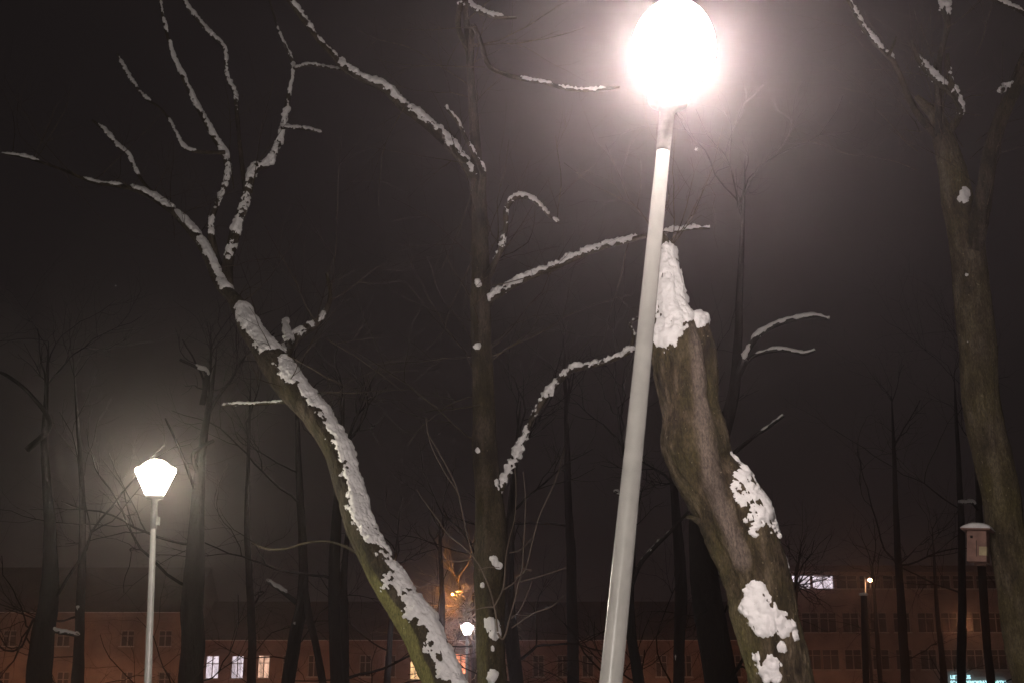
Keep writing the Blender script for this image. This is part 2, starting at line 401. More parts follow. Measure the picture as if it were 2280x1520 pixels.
# ---- tree with the light green flank, leaning left
YA = 15.0
tA = thing('bare_tree', 'tree with a curved snow edged trunk leaning left and a yellow green underside', 'tree', P(1130, 2065, YA)*[1, 1, 0])
A_tr = [(1135, 2075, 52), (1085, 1830, 50), (1030, 1640, 47), (988, 1520, 44), (935, 1400, 42), (878, 1320, 38), (832, 1235, 34), (800, 1160, 31), (778, 1090, 30), (748, 1005, 30), (705, 930, 31), (655, 868, 33), (612, 808, 32), (583, 770, 27), (553, 732, 24), (539, 693, 21), (520, 662, 15), (490, 630, 13), (463, 570, 12), (440, 530, 11), (405, 490, 9), (372, 460, 8), (312, 425, 7), (255, 413, 4.5), (205, 405, 4), (130, 375, 3), (60, 352, 3), (5, 342, 2)]
def mosslitA(V, N, ss):  # algae green and the lamp light on the lower left flank, both painted
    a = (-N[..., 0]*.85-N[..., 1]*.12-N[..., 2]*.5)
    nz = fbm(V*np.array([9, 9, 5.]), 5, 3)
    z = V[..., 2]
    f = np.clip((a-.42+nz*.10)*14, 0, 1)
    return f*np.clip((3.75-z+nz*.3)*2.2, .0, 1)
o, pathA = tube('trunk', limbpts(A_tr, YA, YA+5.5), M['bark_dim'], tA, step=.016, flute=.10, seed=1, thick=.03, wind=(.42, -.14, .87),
    snow=[(0, 2, -.35), (2, 3.5, -.12), (3.4, 5.3, -.1), (5.2, 6.6, -.32), (6.6, 8, -.14), (8, 9.2, -.18), (9.2, 11.7, -.12), (12.3, 15.1, .22), (16.5, 18.8, .15), (19.2, 20.5, .1), (20.9, 22.2, .25), (22.8, 24.2, .2), (25.7, 27, .1)], mosslitf=mosslitA)
def branch(tree, pts, Y0, Y1=None, snow=None, seed=0, mat='bark_dim', step=.014, thick=.02, name='branch', wind=(.25, -.3, .92), **k):
    return tube(name, limbpts(pts, Y0, Y1), M[mat], tree, step=step, snow=snow, seed=seed, thick=thick, rough=.05, flute=.12, wobble=.35, soft=1.7, wind=wind, **k)
branch(tA, [(628, 815, 20), (632, 790, 18), (648, 762, 15), (672, 738, 13), (700, 722, 10), (722, 697, 8), (735, 660, 5), (728, 610, 4)], 18.15, 18.90, [(.3, 1.5, -.1), (2.4, 3.1, .25), (3.6, 5.0, .28)], 3)
branch(tA, [(646, 765, 10), (640, 742, 9), (634, 722, 7), (640, 712, 4)], 18.00, 19.00, [(.3, 2.6, .4)], 4)
branch(tA, [(508, 655, 15), (506, 610, 13), (514, 560, 12), (528, 505, 12), (543, 460, 10), (552, 410, 10), (566, 375, 11), (598, 362, 9), (620, 320, 7), (632, 270, 7), (643, 210, 5), (652, 150, 4), (636, 105, 4), (622, 75, 3), (600, 0, 2)], 18.60, 19.00,
       [(1.6, 2.3, .35), (2.7, 3.4, .45), (3.6, 5.2, .35), (5.3, 6.4, .45), (6.5, 9.4, .4), (9.7, 11.6, .3), (12, 13.2, .3)], 5)
branch(tA, [(628, 285, 4), (655, 285, 3.5), (685, 288, 4), (712, 294, 3)], 18.00, 19.00, [(.2, 3, .45)], 6)
branch(tA, [(655, 152, 4), (690, 144, 3.5), (730, 151, 3.5), (765, 155, 3)], 17.90, 18.90, [(.1, 3, .35)], 7)
branch(tA, [(500, 640, 12), (478, 560, 9), (470, 500, 7), (486, 450, 6), (503, 400, 7), (503, 350, 8), (470, 290, 7), (438, 235, 6), (412, 180, 5.5), (385, 120, 4), (366, 50, 3.5), (355, -10, 3)], 19.20, 19.40,
       [(1.7, 2.4, .35), (2.7, 3.4, .3), (3.8, 4.7, .35), (4.9, 9.3, .45), (9.7, 10.9, .3)], 8)
branch(tA, [(500, 340, 5), (420, 335, 4), (393, 300, 4), (378, 268, 3), (355, 240, 2.5), (322, 218, 3.5), (296, 185, 4), (276, 150, 4), (262, 120, 2)], 18.90, 20.00, [(.95, 2.9, .4), (4.8, 5.4, .3), (5.7, 7.3, .4)], 9)
branch(tA, [(372, 452, 5), (330, 420, 4), (302, 380, 4), (285, 345, 4), (258, 322, 4.5), (232, 290, 4), (205, 268, 2.5)], 19.40, 20.20, [(1.9, 5.2, .35)], 10)
branch(tA, [(548, 440, 6), (535, 330, 5), (524, 215, 5), (505, 170, 5), (500, 110, 4.5), (468, 75, 5), (436, 38, 5), (405, -5, 4)], 19.00, 19.40, [(1.9, 3.1, .35), (3.6, 7, .35)], 11)
branch(tA, [(640, 893, 4), (615, 896, 3.5), (570, 898, 3.5), (525, 899, 3), (495, 903, 2.5)], 18.80, 19.60, [(.2, 2.8, .35), (3, 3.9, .3)], 12)
branch(tA, [(795, 1230, 4), (760, 1212, 3), (722, 1204, 2.5), (680, 1208, 2.4), (640, 1220, 2.2), (600, 1222, 2), (560, 1208, 1.5)], 18.20, 19.00, None, 13)
tw = Twigs(); c, r, tan, s = pathA
for k in range(26):
    i = rng.randrange(int(len(c)*.45), len(c)); d = np.array([rng.gauss(0, .7), rng.gauss(0, .7), rng.gauss(.5, .5)])
    tw.grow(c[i], d, rng.uniform(.8, 2.0), .009, 2, rng, up=.2, wig=.12)
for q in [((735, 660), (780, 300)), ((700, 715), (560, 500)), ((705, 715), (745, 560)), ((640, 790), (860, 890)), ((720, 750), (900, 850)), ((735, 670), (870, 600)), ((520, 420), (505, 180)), ((560, 430), (620, 200))]:
    a = P(*q[0], 16.9); b_ = P(*q[1], 16.9); L = np.linalg.norm(b_-a)
    tw.grow(a, b_-a, L, .009, 2, rng, up=.02, wig=.06, kids=4)
tw.build(M['bark'], tA)

# ---- middle upright tree with shoots
YB = 17.0
tB = thing('bare_tree', 'upright middle tree with snow filled knots and thin shoots beside the distant lamp', 'tree', P(1112, 1960, YB)*[1, 1, 0])
B_tr = [(1115, 1965, 46), (1106, 1700, 38), (1099, 1520, 33), (1093, 1400, 32), (1091, 1300, 34), (1093, 1200, 37), (1088, 1100, 31), (1079, 1000, 29), (1075, 900, 26), (1072, 800, 24), (1069, 700, 23), (1070, 600, 21), (1068, 500, 19), (1066, 430, 17), (1060, 340, 12), (1050, 200, 9), (1040, 60, 7), (1030, -60, 5)]
pf = lambda px, py, r, Y=YB: P(px, py, Y-r)
PB = []
for (x0, y0, x1, y1, R) in [(1093, 1388, 1103, 1405, 15), (1110, 1408, 1117, 1412, 8), (1095, 1243, 1099, 1250, 9), (1108, 1256, 1114, 1259, 7), (1097, 1500, 1095, 1510, 9), (1058, 625, 1062, 632, 9), (1060, 770, 1064, 768, 7), (1052, 580, 1054, 585, 7), (1038, 700, 1040, 702, 5), (1112, 1068, 1118, 1085, 11), (1112, 1050, 1120, 1060, 7), (1060, 1000, 1062, 1003, 5), (1072, 1300, 1073, 1303, 5), (1096, 1440, 1097, 1444, 4), (1051, 830, 1051, 832, 5)]:
    mm = m_per_px(x0, y0, YB); PB.append((pf(x0, y0, .17), pf(x1, y1, .17), R*mm*1.25))
def mossB(V, N, ss):
    nz = fbm(V*np.array([6, 6, 3.]), 8, 3)
    return np.clip((-N[..., 0]*.7-.2+nz*.4)*3, 0, .35)*np.clip((3.6-V[..., 2]), 0, 1)
o, pathB = tube('trunk', limbpts(B_tr, YB), M['bark_dim'], tB, step=.022, flute=.09, seed=21, thick=.035, patches=PB, mosslitf=mossB)
branch(tB, [(1066, 440, 16), (1062, 405, 14), (1030, 355, 13), (985, 305, 13), (935, 262, 12), (890, 232, 11), (862, 200, 11), (815, 178, 9), (768, 152, 9), (735, 118, 6), (700, 78, 6), (672, 38, 7), (640, -8, 6)], 17, 17, [(1.05, 1.6, .3), (2, 2.4, .2), (2.6, 4.6, .4), (4.8, 8.3, .45), (8.8, 9.8, .05), (10.3, 12, .4)], 22, thick=.03)
branch(tB, [(1066, 470, 10), (1075, 400, 8), (1070, 372, 7), (1050, 335, 5), (1020, 275, 4), (990, 238, 3.5)], 17, 16.2, [(1.3, 2.4, .4), (2.5, 3.1, .2), (3.9, 5, .35)], 23)
branch(tB, [(1078, 685, 12), (1100, 662, 10), (1150, 630, 9), (1200, 607, 8.5), (1240, 592, 8), (1280, 574, 8), (1330, 553, 7.5), (1370, 542, 6.5), (1403, 534, 6), (1450, 522, 5), (1530, 510, 4), (1580, 508, 3)], 17, 16.6, [(.7, 3.0, .5), (3.05, 4.9, .5), (4.95, 6.15, .55), (6.3, 7.0, .5), (7.1, 8.1, .4), (9.5, 11, .4)], 24, thick=.04)
branch(tB, [(1098, 1120, 12), (1118, 1080, 9), (1138, 1038, 7), (1160, 990, 7), (1180, 940, 6), (1197, 912, 7), (1225, 870, 8), (1268, 826, 7), (1305, 816, 7), (1345, 806, 7), (1375, 795, 6), (1402, 780, 5), (1410, 745, 4), (1402, 722, 3), (1420, 708, 3)], 17, 16.6, [(.7, 1.5, .3), (1.75, 2.3, .5), (2.5, 2.95, .45), (3.2, 3.75, .45), (4.5, 5.3, .5), (5.5, 7.0, .5), (7.05, 11.2, .5), (12, 14, .2)], 25, thick=.034)
branch(tB, [(1085, 620, 9), (1102, 585, 7), (1118, 545, 6), (1126, 505, 5.5), (1128, 465, 6), (1150, 440, 6), (1180, 442, 5), (1205, 460, 4.5), (1220, 478, 3), (1242, 495, 3)], 16.9, 16.3, [(.8, 1.7, .4), (1.9, 3.3, .3), (3.5, 5.6, .5), (5.7, 7.1, .4), (7.3, 8, .3), (8.6, 9, .4)], 26, thick=.025)
branch(tB, [(1045, 120, 7), (1020, 60, 6), (1030, 0, 6), (1060, 22, 6), (1100, 38, 5), (1150, 40, 3)], 17, 16.3, [(1.8, 4.2, .45)], 27, thick=.028)
branch(tB, [(1048, 150, 7), (1052, 60, 6), (1072, 100, 5), (1090, 148, 5), (1130, 168, 5), (1180, 180, 5), (1215, 186, 4), (1270, 200, 4), (1330, 201, 4), (1380, 195, 3)], 16.8, 15.8, [(4.8, 6, .4), (6.8, 8.2, .35)], 28, thick=.024)
tw = Twigs()
def shoot(T, pp, Y, r0=2.0, r1=.8):
    A = np.array([P(x, y, Y+(k % 3)*.03) for k, (x, y) in enumerate(pp)]); n = len(A); 
    t = np.linspace(0, n-1, (n-1)*5+1); i = np.minimum(t.astype(int), n-2); f = (t-i)[:, None]
    p0 = A[np.maximum(i-1, 0)]; p1 = A[i]; p2 = A[i+1]; p3 = A[np.minimum(i+2, n-1)]
    Q = .5*((2*p1)+(-p0+p2)*f+(2*p0-5*p1+4*p2-p3)*f*f+(-p0+3*p1-3*p2+p3)*f**3)
    m = m_per_px(pp[0][0], pp[0][1], Y); T.path(Q, np.linspace(r0*m, r1*m, len(Q)), 5)
YS = 16.65
for pp, r0 in [([(1108, 1405), (1104, 1370), (1100, 1348), (1090, 1310), (1070, 1262), (1056, 1240), (1040, 1190), (1025, 1120), (1015, 1080), (985, 1020), (950, 960)], 2.2),
    ([(1100, 1350), (1116, 1320), (1123, 1290), (1126, 1240), (1135, 1195), (1146, 1150), (1149, 1090), (1146, 1040)], 1.9),
    ([(1108, 1408), (1118, 1422), (1126, 1410), (1132, 1385), (1143, 1345), (1154, 1300), (1163, 1262), (1166, 1200), (1170, 1120), (1165, 1050)], 2.6),
    ([(1139, 1397), (1160, 1382), (1190, 1363), (1222, 1352), (1240, 1340), (1256, 1322)], 1.6),
    ([(1138, 1376), (1158, 1356), (1172, 1325), (1186, 1290)], 1.5), ([(1152, 1296), (1188, 1286), (1225, 1275), (1262, 1262)], 1.4),
    ([(1120, 1312), (1145, 1296), (1152, 1285), (1170, 1266), (1184, 1210), (1200, 1150), (1218, 1110), (1240, 1060), (1256, 1000)], 1.8),
    ([(1100, 1350), (1075, 1352), (1040, 1363)], 1.6), ([(1056, 1240), (1030, 1215), (1000, 1192), (970, 1150), (945, 1115), (930, 1090)], 1.6),
    ([(1052, 1243), (1020, 1249), (985, 1243)], 1.3), ([(1024, 1110), (1016, 1090), (990, 1050), (960, 990), (948, 930)], 1.3),
    ([(1066, 1268), (1085, 1262), (1112, 1262)], 1.2), ([(1134, 1230), (1160, 1222), (1185, 1195)], 1.2), ([(1166, 1265), (1185, 1270)], 1.1)]:
    shoot(tw, pp, YS, r0)
tw.build(M['twig'], tB, 'shoots')
tw = Twigs(); c, r, tan, s = pathB
for k in range(30):
    i = rng.randrange(int(len(c)*.4), len(c)); d = np.array([rng.gauss(0, .8), rng.gauss(0, .8), rng.gauss(.4, .4)])
    tw.grow(c[i], d, rng.uniform(1, 2.6), .010, 2, rng, up=.15, wig=.12)
for q in [((900, 240), (760, 420)), ((1060, 60), (880, 60)), ((1080, 150), (830, 140)), ((1240, 495), (1255, 300)), ((1070, 900), (950, 930)), ((1400, 540), (1330, 800)), ((1060, 400), (1000, 600))]:
    a = P(*q[0], 16.5); b_ = P(*q[1], 16); L = np.linalg.norm(b_-a); tw.grow(a, b_-a, L, .009, 2, rng, up=.02, wig=.07, kids=4)
tw.build(M['bark'], tB)

# ---- thick broken tree right behind the pole
YC = 12.4
tC = thing('bare_tree', 'thick fluted trunk behind the leaning pole with a snow capped broken top', 'tree', P(1800, 2190, YC)*[1, 1, 0])
C_tr = [(1835, 2200, 88), (1790, 1800, 76), (1752, 1600, 71), (1738, 1520, 69), (1713, 1400, 70), (1686, 1300, 71), (1655, 1210, 77), (1637, 1150, 82), (1608, 1095, 78), (1572, 1045, 70), (1546, 985, 74), (1536, 910, 60), (1524, 840, 61), (1514, 780, 59), (1505, 730, 54), (1494, 690, 42), (1490, 640, 34), (1487, 590, 25), (1482, 555, 18), (1472, 525, 9), (1466, 505, 3)]
PC = []
for (x0, y0, x1, y1, R, dy) in [
    (1492, 565, 1486, 600, 22, .10), (1485, 600, 1492, 650, 26, .13), (1498, 650, 1500, 695, 32, .17), (1490, 700, 1478, 738, 24, .2), (1482, 740, 1478, 754, 11, .22),
    (1632, 1030, 1645, 1075, 13, .05), (1648, 1075, 1668, 1110, 24, .16), (1665, 1105, 1690, 1135, 30, .2), (1695, 1130, 1722, 1158, 22, .1), (1680, 1150, 1700, 1155, 14, .2), (1668, 1150, 1690, 1165, 14, .18), (1672, 1182, 1680, 1188, 7, .24),
    (1741, 1245, 1752, 1272, 8, .0), (1752, 1275, 1757, 1290, 6, 0),
    (1684, 1320, 1700, 1345, 18, .27), (1670, 1352, 1705, 1360, 20, .28), (1690, 1375, 1725, 1385, 17, .27), (1682, 1388, 1695, 1395, 13, .28), (1725, 1385, 1745, 1400, 13, .24), (1742, 1408, 1762, 1416, 10, .2), (1768, 1420, 1772, 1428, 5, .12),
    (1672, 1468, 1680, 1495, 15, .26), (1690, 1470, 1693, 1480, 6, .27), (1716, 1478, 1706, 1502, 11, .28), (1694, 1500, 1700, 1506, 6, .28), (1725, 1505, 1727, 1510, 5, .27), (1735, 1438, 1738, 1442, 5, .26), (1725, 1190, 1727, 1192, 3, .1)]:
    mm = m_per_px(x0, y0, YC); PC.append((P(x0, y0, YC-dy*.97), P(x1, y1, YC-dy*.97), R*mm*1.3+.03))
tC_pts = limbpts(C_tr, YC)
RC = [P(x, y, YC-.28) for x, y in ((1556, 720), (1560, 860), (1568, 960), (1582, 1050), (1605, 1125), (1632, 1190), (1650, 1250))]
def capd(V, pts):
    d = np.full(V.shape[:-1], 9.)
    for a, b in zip(pts[:-1], pts[1:]):
        ab = b-a; tt = np.clip(((V-a)@ab)/(ab@ab), 0, 1); d = np.minimum(d, np.linalg.norm(V-(a+tt[..., None]*ab), axis=-1))
    return d
def ridgeC(V):
    d = capd(V, RC); return .030*np.exp(-(d/.075)**2)-.022*np.exp(-((d-.15)/.05)**2)
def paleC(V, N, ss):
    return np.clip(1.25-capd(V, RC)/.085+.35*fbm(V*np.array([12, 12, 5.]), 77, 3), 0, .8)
def mossC(V, N, ss):
    nz = fbm(V*np.array([5, 5, 2.5]), 18, 3)
    return np.clip((-N[..., 0]*.6-.25+nz*.6)*2.5, 0, .35)*np.clip((3.2-V[..., 2]), .1, 1)
o, pathC = tube('trunk', tC_pts, M['bark'], tC, step=.011, flute=.13, seed=42, thick=.032, patches=PC, mosslitf=mossC, palef=paleC, bumpf=ridgeC, rough=.085, lump=.6)
# broken right stem with its snow cushion
S_tr = [(1568, 930, 30), (1566, 850, 31), (1560, 790, 32), (1549, 735, 30), (1541, 712, 26), (1534, 700, 12)]
PS = [(P(1536, 688, YC-.10), P(1560, 712, YC-.10), .095), (P(1520, 670, YC-.08), P(1545, 700, YC-.05), .09), (P(1535, 700, YC), P(1562, 712, YC), .09)]
tube('broken_stem', limbpts(S_tr, YC-.03), M['bark'], tC, step=.011, flute=.1, seed=46, thick=.05, patches=PS, rough=.05, lump=.3)
branch(tC, [(1555, 1160, 8), (1535, 1150, 5), (1527, 1152, 3)], 12.3, 12.2, None, 48)
tw = Twigs()
for k in range(8):
    a = P(1485, 560, YC); tw.grow(a, (rng.gauss(0, .7), rng.gauss(0, .7), 1), rng.uniform(.8, 1.6), .008, 2, rng, up=.1)
tw.build(M['bark'], tC)

# ---- right tree with the nesting box
YD = 17.0
tD = thing('bare_tree', 'right hand forked tree with a smooth olive trunk that carries the nesting box', 'tree', P(2400, 2010, YD)*[1, 1, 0])
D_tr = [(2400, 2015, 58), (2345, 1700, 50), (2305, 1520, 47), (2280, 1400, 45), (2262, 1300, 44), (2243, 1200, 42), (2224, 1080, 41), (2205, 980, 41), (2188, 900, 41), (2178, 800, 41), (2168, 700, 41), (2160, 620, 39), (2154, 550, 38), (2143, 480, 38), (2128, 420, 34), (2112, 350, 28), (2098, 300, 23), (2085, 260, 16), (2060, 238, 11), (2040, 215, 6)]
PD = []
for (x0, y0, x1, y1, R) in [(2150, 428, 2142, 445, 10), (2136, 620, 2128, 635, 6), (2150, 610, 2152, 612, 4), (2115, 560, 2115, 570, 2), (2150, 756, 2152, 760, 4), (2046, 236, 2062, 246, 6)]:
    mm = m_per_px(x0, y0, YD); PD.append((P(x0, y0, YD-.2), P(x1, y1, YD-.2), R*mm*1.2))
tube('trunk', limbpts(D_tr, YD), M['bark_olive'], tD, step=.02, flute=.09, seed=61, thick=.03, patches=PD, rough=.03)
branch(tD, [(2165, 560, 24), (2182, 480, 22), (2198, 400, 18), (2210, 330, 17), (2232, 255, 15), (2262, 195, 13), (2292, 140, 11), (2330, 40, 8)], 16.9, 16.2, [(4.2, 4.9, -.1)], 62)
branch(tD, [(2098, 310, 14), (2125, 275, 9), (2138, 245, 8), (2122, 205, 9), (2112, 168, 7), (2108, 120, 4)], 17, 16.6, [(1.7, 4.1, .45)], 63, thick=.034)
branch(tD, [(2122, 212, 7), (2095, 188, 9), (2068, 160, 8), (2042, 128, 6), (2030, 90, 3)], 16.8,16.5, [(.2, 3, .5)], 64, thick=.034)
branch(tD, [(2110, 330, 10), (2040, 250, 8), (1995, 150, 6), (1975, 122, 6), (1945, 92, 6), (1918, 55, 6), (1895, 12, 5), (1880, -20, 5)], 17, 16.2, [(2.6, 5.8, .5), (6.1, 7, .4)], 65, thick=.03)
branch(tD, [(1978, 125, 5), (1990, 100, 3), (1996, 80, 2)], 16.5, 16.3, [(0, 1.3, .4)], 66)
branch(tD, [(2232, 255, 9), (2262, 160, 6), (2300, 60, 5), (2270, 25, 5), (2235, 10, 5), (2200, -5, 5)], 16.6, 16.2, [(2.6, 5, .35)], 67, thick=.026)
branch(tD, [(2092, 300, 9), (2090, 150, 7), (2110, 60, 7), (2105, 5, 9), (2130, -40, 7)], 16.9, 16.6, [(2.6, 4, .5)], 68, thick=.04)
branch(tD, [(2260, 190, 7), (2238, 198, 6), (2230, 205, 4)], 16.45, 16.35, [(.4, 2, .5)], 69, thick=.035)
tw = Twigs()
for k in range(26):
    a = P(rng.uniform(2040, 2260), rng.uniform(60, 480), rng.uniform(16.4, 17.2)); tw.grow(a, (rng.gauss(-.4, .7), rng.gauss(0, .7), .7), rng.uniform(.8, 2.2), .008, 2, rng, up=.1, wig=.12)
tw.build(M['bark'], tD)

# ---- nesting box on its trunk
def nest_box():
    Y = 16.7
    c = P(2178, 1215, Y); m = m_per_px(2178, 1215, Y)
    t = thing('nesting_box', 'reddish wooden nesting box with a snow covered roof on the right hand trunk', 'nesting box', c)
    wood = simple('box_wood', (.2, .115, .09), .75, .2, noise=.3, scale=9, bump=.4, bscale=25)
    wood2 = simple('pale_patch', (.36, .29, .17), .7, .2, noise=.15, scale=15)
    dark = simple('dark_hole', (.01, .008, .006), .9, .1)
    R = Matrix.Rotation(math.radians(-28), 4, 'Z') @ Matrix.Rotation(math.radians(5), 4, 'Y')
    def b_(x0, x1, y0, y1, z0, z1, name, mat, par=t, extra=None):
        b = MB(); b.box(x0, x1, y0, y1, z0, z1); o = b.build(name, mat); o.parent = par
        for v in o.data.vertices: v.co = R @ v.co
        bv = o.modifiers.new('b', 'BEVEL'); bv.width = .004; bv.segments = 2
        return o
    w = 21*m; h = 36*m
    b_(-w, w, -w, w, -h, h*.9, 'box_body', wood)
    b_(-w*1.5, w*1.5, -w*1.75, w*1.3, h*.9+.002, h*.9+.02, 'roof', wood)
    b_(w*.25, w+.004, -w-.006, -w*.1, -h*.62, -h*.08, 'pale_board', wood2)
    b_(-w*.5-.016, -w*.5+.016, -w-.003, -w+.01, h*.42, h*.42+.034, 'entrance_hole', dark)
    b_(-.004, .004, -w-.002, -w+.01, -h*.7, h*.3, 'seam', dark)
    b_(-w*.6, w*.6, w+.001, w+.11, -h*1.1, h*1.05, 'back_board', wood)
    n = 22; V = []; F = []
    for j in range(n):
        for i in range(n):
            x = -1+2*i/(n-1); y = -1+2*j/(n-1)
            e = max(0, 1-x*x)**.5*max(0, 1-y*y)**.4
            z = h*.9+.021+.085*e+.008*float(fbm(np.array([x*3, y*3, 1.]), 3))*e
            V.append(R @ Vector((x*w*1.55, (y-.12)*w*1.55, z)))
    for j in range(n-1):
        for i in range(n-1): F.append((j*n+i, j*n+i+1, (j+1)*n+i+1, (j+1)*n+i))
    k = len(V); V += [v - (R @ Vector((0, 0, .0)))*1 for v in V]
    for q in range(k): V[k+q] = Vector(V[q]); V[k+q] = R @ Vector(((R.inverted() @ V[q]).x, (R.inverted() @ V[q]).y, h*.9+.0205))
    F += [tuple(k+i for i in f[::-1]) for f in F]
    me = bpy.data.meshes.new('snow'); me.from_pydata([tuple(v) for v in V], [], F); me.materials.append(M['snow'])
    me.polygons.foreach_set('use_smooth', [True]*len(me.polygons))
    o = bpy.data.objects.new('snow', me); C.objects.link(o); o.parent = t
nest_box()

# ================================================================== background trees
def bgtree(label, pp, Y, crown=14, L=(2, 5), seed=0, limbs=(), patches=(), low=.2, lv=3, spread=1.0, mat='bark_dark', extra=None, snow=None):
    b = P(pp[0][0], pp[0][1], Y); 
    # carry the trunk down to the ground
    p1 = P(pp[1][0], pp[1][1], Y); d = (b-p1)/(b[2]-p1[2]); gx = b[0]-d[0]*b[2]*.6
    t = thing('bare_tree', label, 'tree', (gx, Y, 0), 'dark bare trees standing further back in the park')
    e1, e0 = pp[-1], pp[-2]
    pp = list(pp)+[(e1[0]*1.6-e0[0]*.6, e1[1]*1.6-e0[1]*.6, .8)] if crown else pp
    pts = limbpts(pp, Y); r0 = pts[0][3]
    pts = [(gx, Y, -.1, r0*1.35), (gx+(pts[0][0]-gx)*.35, Y, pts[0][2]*.45, r0*1.08)]+pts
    PP = [(P(a, b2, Y-pts[2][3]*.9), P(c2, d2, Y-pts[2][3]*.9), R*m_per_px(a, b2, Y)) for (a, b2, c2, d2, R) in patches]
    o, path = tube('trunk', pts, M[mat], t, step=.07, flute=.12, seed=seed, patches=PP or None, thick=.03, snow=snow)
    c, r, tan, s = path
    for k, (lp, sn) in enumerate(limbs):
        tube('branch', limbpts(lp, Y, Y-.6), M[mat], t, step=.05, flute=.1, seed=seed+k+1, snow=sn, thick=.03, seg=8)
    rg = random.Random(seed*13+5); T = Twigs()
    for k in range(int(crown*(.2 if seed < 107 else .28))):
        i = rg.randrange(int(len(c)*low), len(c)); q = (rg.gauss(0, spread), rg.gauss(0, spread), rg.gauss(.55, .4))
        T.grow(c[i], q, rg.uniform(*L), max(.010, min(.035, r[i]*.3)), lv, rg, up=.12, kids=4, wig=.16)
    if crown:
        for k in range(4):
            i = rg.randrange(int(len(c)*.82), len(c)-1); T.grow(c[i], (rg.gauss(0, .5), rg.gauss(0, .4), 1), rg.uniform(1.2, 3), max(.008, r[i]*.55), 2, rg, up=.2, kids=4, wig=.2)
        for k in range(4):
            i = rg.randrange(int(len(c)*.08), int(len(c)*.35)); T.grow(c[i], (rg.gauss(0, 1), rg.gauss(0, .5), rg.gauss(.1, .4)), rg.uniform(1.5, 3.4), .018, 3, rg, up=0, kids=4, wig=.2)
    if extra: extra(T, rg)
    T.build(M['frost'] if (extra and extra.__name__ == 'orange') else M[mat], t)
    return t
bgtree('broad dark trunk at the far left with bent thin twigs above', [(88, 1520, 28), (98, 1420, 25), (108, 1330, 21), (112, 1180, 13), (100, 1000, 8), (105, 850, 4)], 27, 16, (1.5, 4), 101,
       [([(60, 1000, 8), (110, 945, 6), (70, 880, 4), (20, 838, 4), (-10, 825, 3)], None), ([(118, 1402, 5), (145, 1408, 5), (172, 1413, 4)], [(0, 2, .1)])])
bgtree('slim dark trunk just left of the left lamp pole', [(172, 1520, 14), (176, 1430, 11), (180, 1330, 10), (184, 1200, 8), (180, 1050, 6), (170, 900, 3)], 36, 14, (2, 5), 102, patches=[(165, 1346, 172, 1352, 5)])
bgtree('broad dark trunk between the left lamp pole and the lit windows', [(425, 1520, 29), (428, 1420, 26), (432, 1300, 23), (440, 1150, 16), (450, 1000, 10), (470, 870, 5)], 29, 18, (2, 4.5), 103,
       [([(445, 1120, 4), (400, 1000, 3), (368, 930, 2)], None), ([(445, 1060, 6), (430, 1010, 5), (475, 980, 4)], None), ([(450, 900, 7), (460, 832, 5), (440, 818, 4), (400, 800, 3)], [(1, 2, .4)])])
bgtree('thin dark trunk between the second and third lit windows', [(560, 1520, 10), (560, 1400, 9), (556, 1300, 8), (550, 1150, 6), (555, 950, 3)], 40, 12, (2, 5), 104)
bgtree('twin stemmed dark tree with its lamplit edge put in as snow specks left of the curved trunk', [(640, 1520, 15), (655, 1430, 15), (672, 1340, 13), (676, 1250, 10), (668, 1100, 8), (660, 900, 4)], 33, 14, (2, 4.5), 105,
       [([(722, 1540, 9), (704, 1440, 8), (688, 1370, 8), (680, 1310, 6)], None), ([(660, 1340, 6), (625, 1312, 5), (595, 1292, 4)], [(.8, 2, .1)])], patches=[(657, 1520, 662, 1470, 4), (655, 1385, 655, 1388, 3), (678, 1385, 678, 1388, 3)])  # first patch: snow strip put in for the trunk edge catching light
bgtree('dark trunk right beside the left edge of the curved trunk foot', [(752, 1520, 17), (748, 1400, 16), (745, 1290, 14), (750, 1150, 11), (760, 980, 6)], 30, 16, (2, 4.5), 106,
       [([(768, 1540, 10), (768, 1400, 9), (765, 1290, 8), (775, 1180, 5)], None)])
bgtree('thin forked dark tree before the dark windows right of the curved trunk', [(862, 1520, 8), (868, 1420, 6), (872, 1330, 5), (880, 1240, 3)], 46, 9, (2, 4), 107)
# sodium lit tree near the distant lamp: its twigs are lit by an orange lamp next to it
def streetlight(px, py, Y, label, r=.12, power=200, col=(1, .42, .1), arm=.8, lum=0, hood=True, cat='street light'):
    p = P(px, py, Y); t = thing('roadside_light', label, cat, (p[0]+arm, p[1], 0), 'orange roadside lights')
    b = MB(); b.lathe([(.1, 0), (.08, 1), (.045, p[2]+.1)], (p[0]+arm, p[1], 0), (0, 0, 1), 12); b.build('post', M['post'], t, True)
    b = MB(); b.lathe([(.03, 0), (.03, arm)], (p[0]+arm, p[1], p[2]+.12), (-1, 0, 0), 8); b.build('arm', M['cap'], t, True)
    b = MB(); b.lathe([(.05, .14), (r*1.1, .10), (r*1.15, .03), (r*1.02, .02)] if hood else [(.02, .12), (.05, .09), (.05, .05), (.03, .02)], p, (0, 0, 1), 14); b.build('lamp_hood', M['cap'], t, True)
    b = MB(); b.lathe([(0, -r*.8), (r*.6, -r*.6), (r, -r*.1), (r*.9, .02)], p, (0, 0, 1), 14); b.build('bulb', emit('sodium', col, power), t, True)
    return t
def orange(T, rg):
    for k in range(26):
        a = P(rg.uniform(1030, 1050), rg.uniform(1345, 1385), 51.7); b_ = P(rg.uniform(985, 1050), rg.uniform(1285, 1345), 54.4)
        T.grow(a, b_-a, np.linalg.norm(b_-a)*1.1, .036, 2, rg, up=-.1, wig=.25, kids=4)
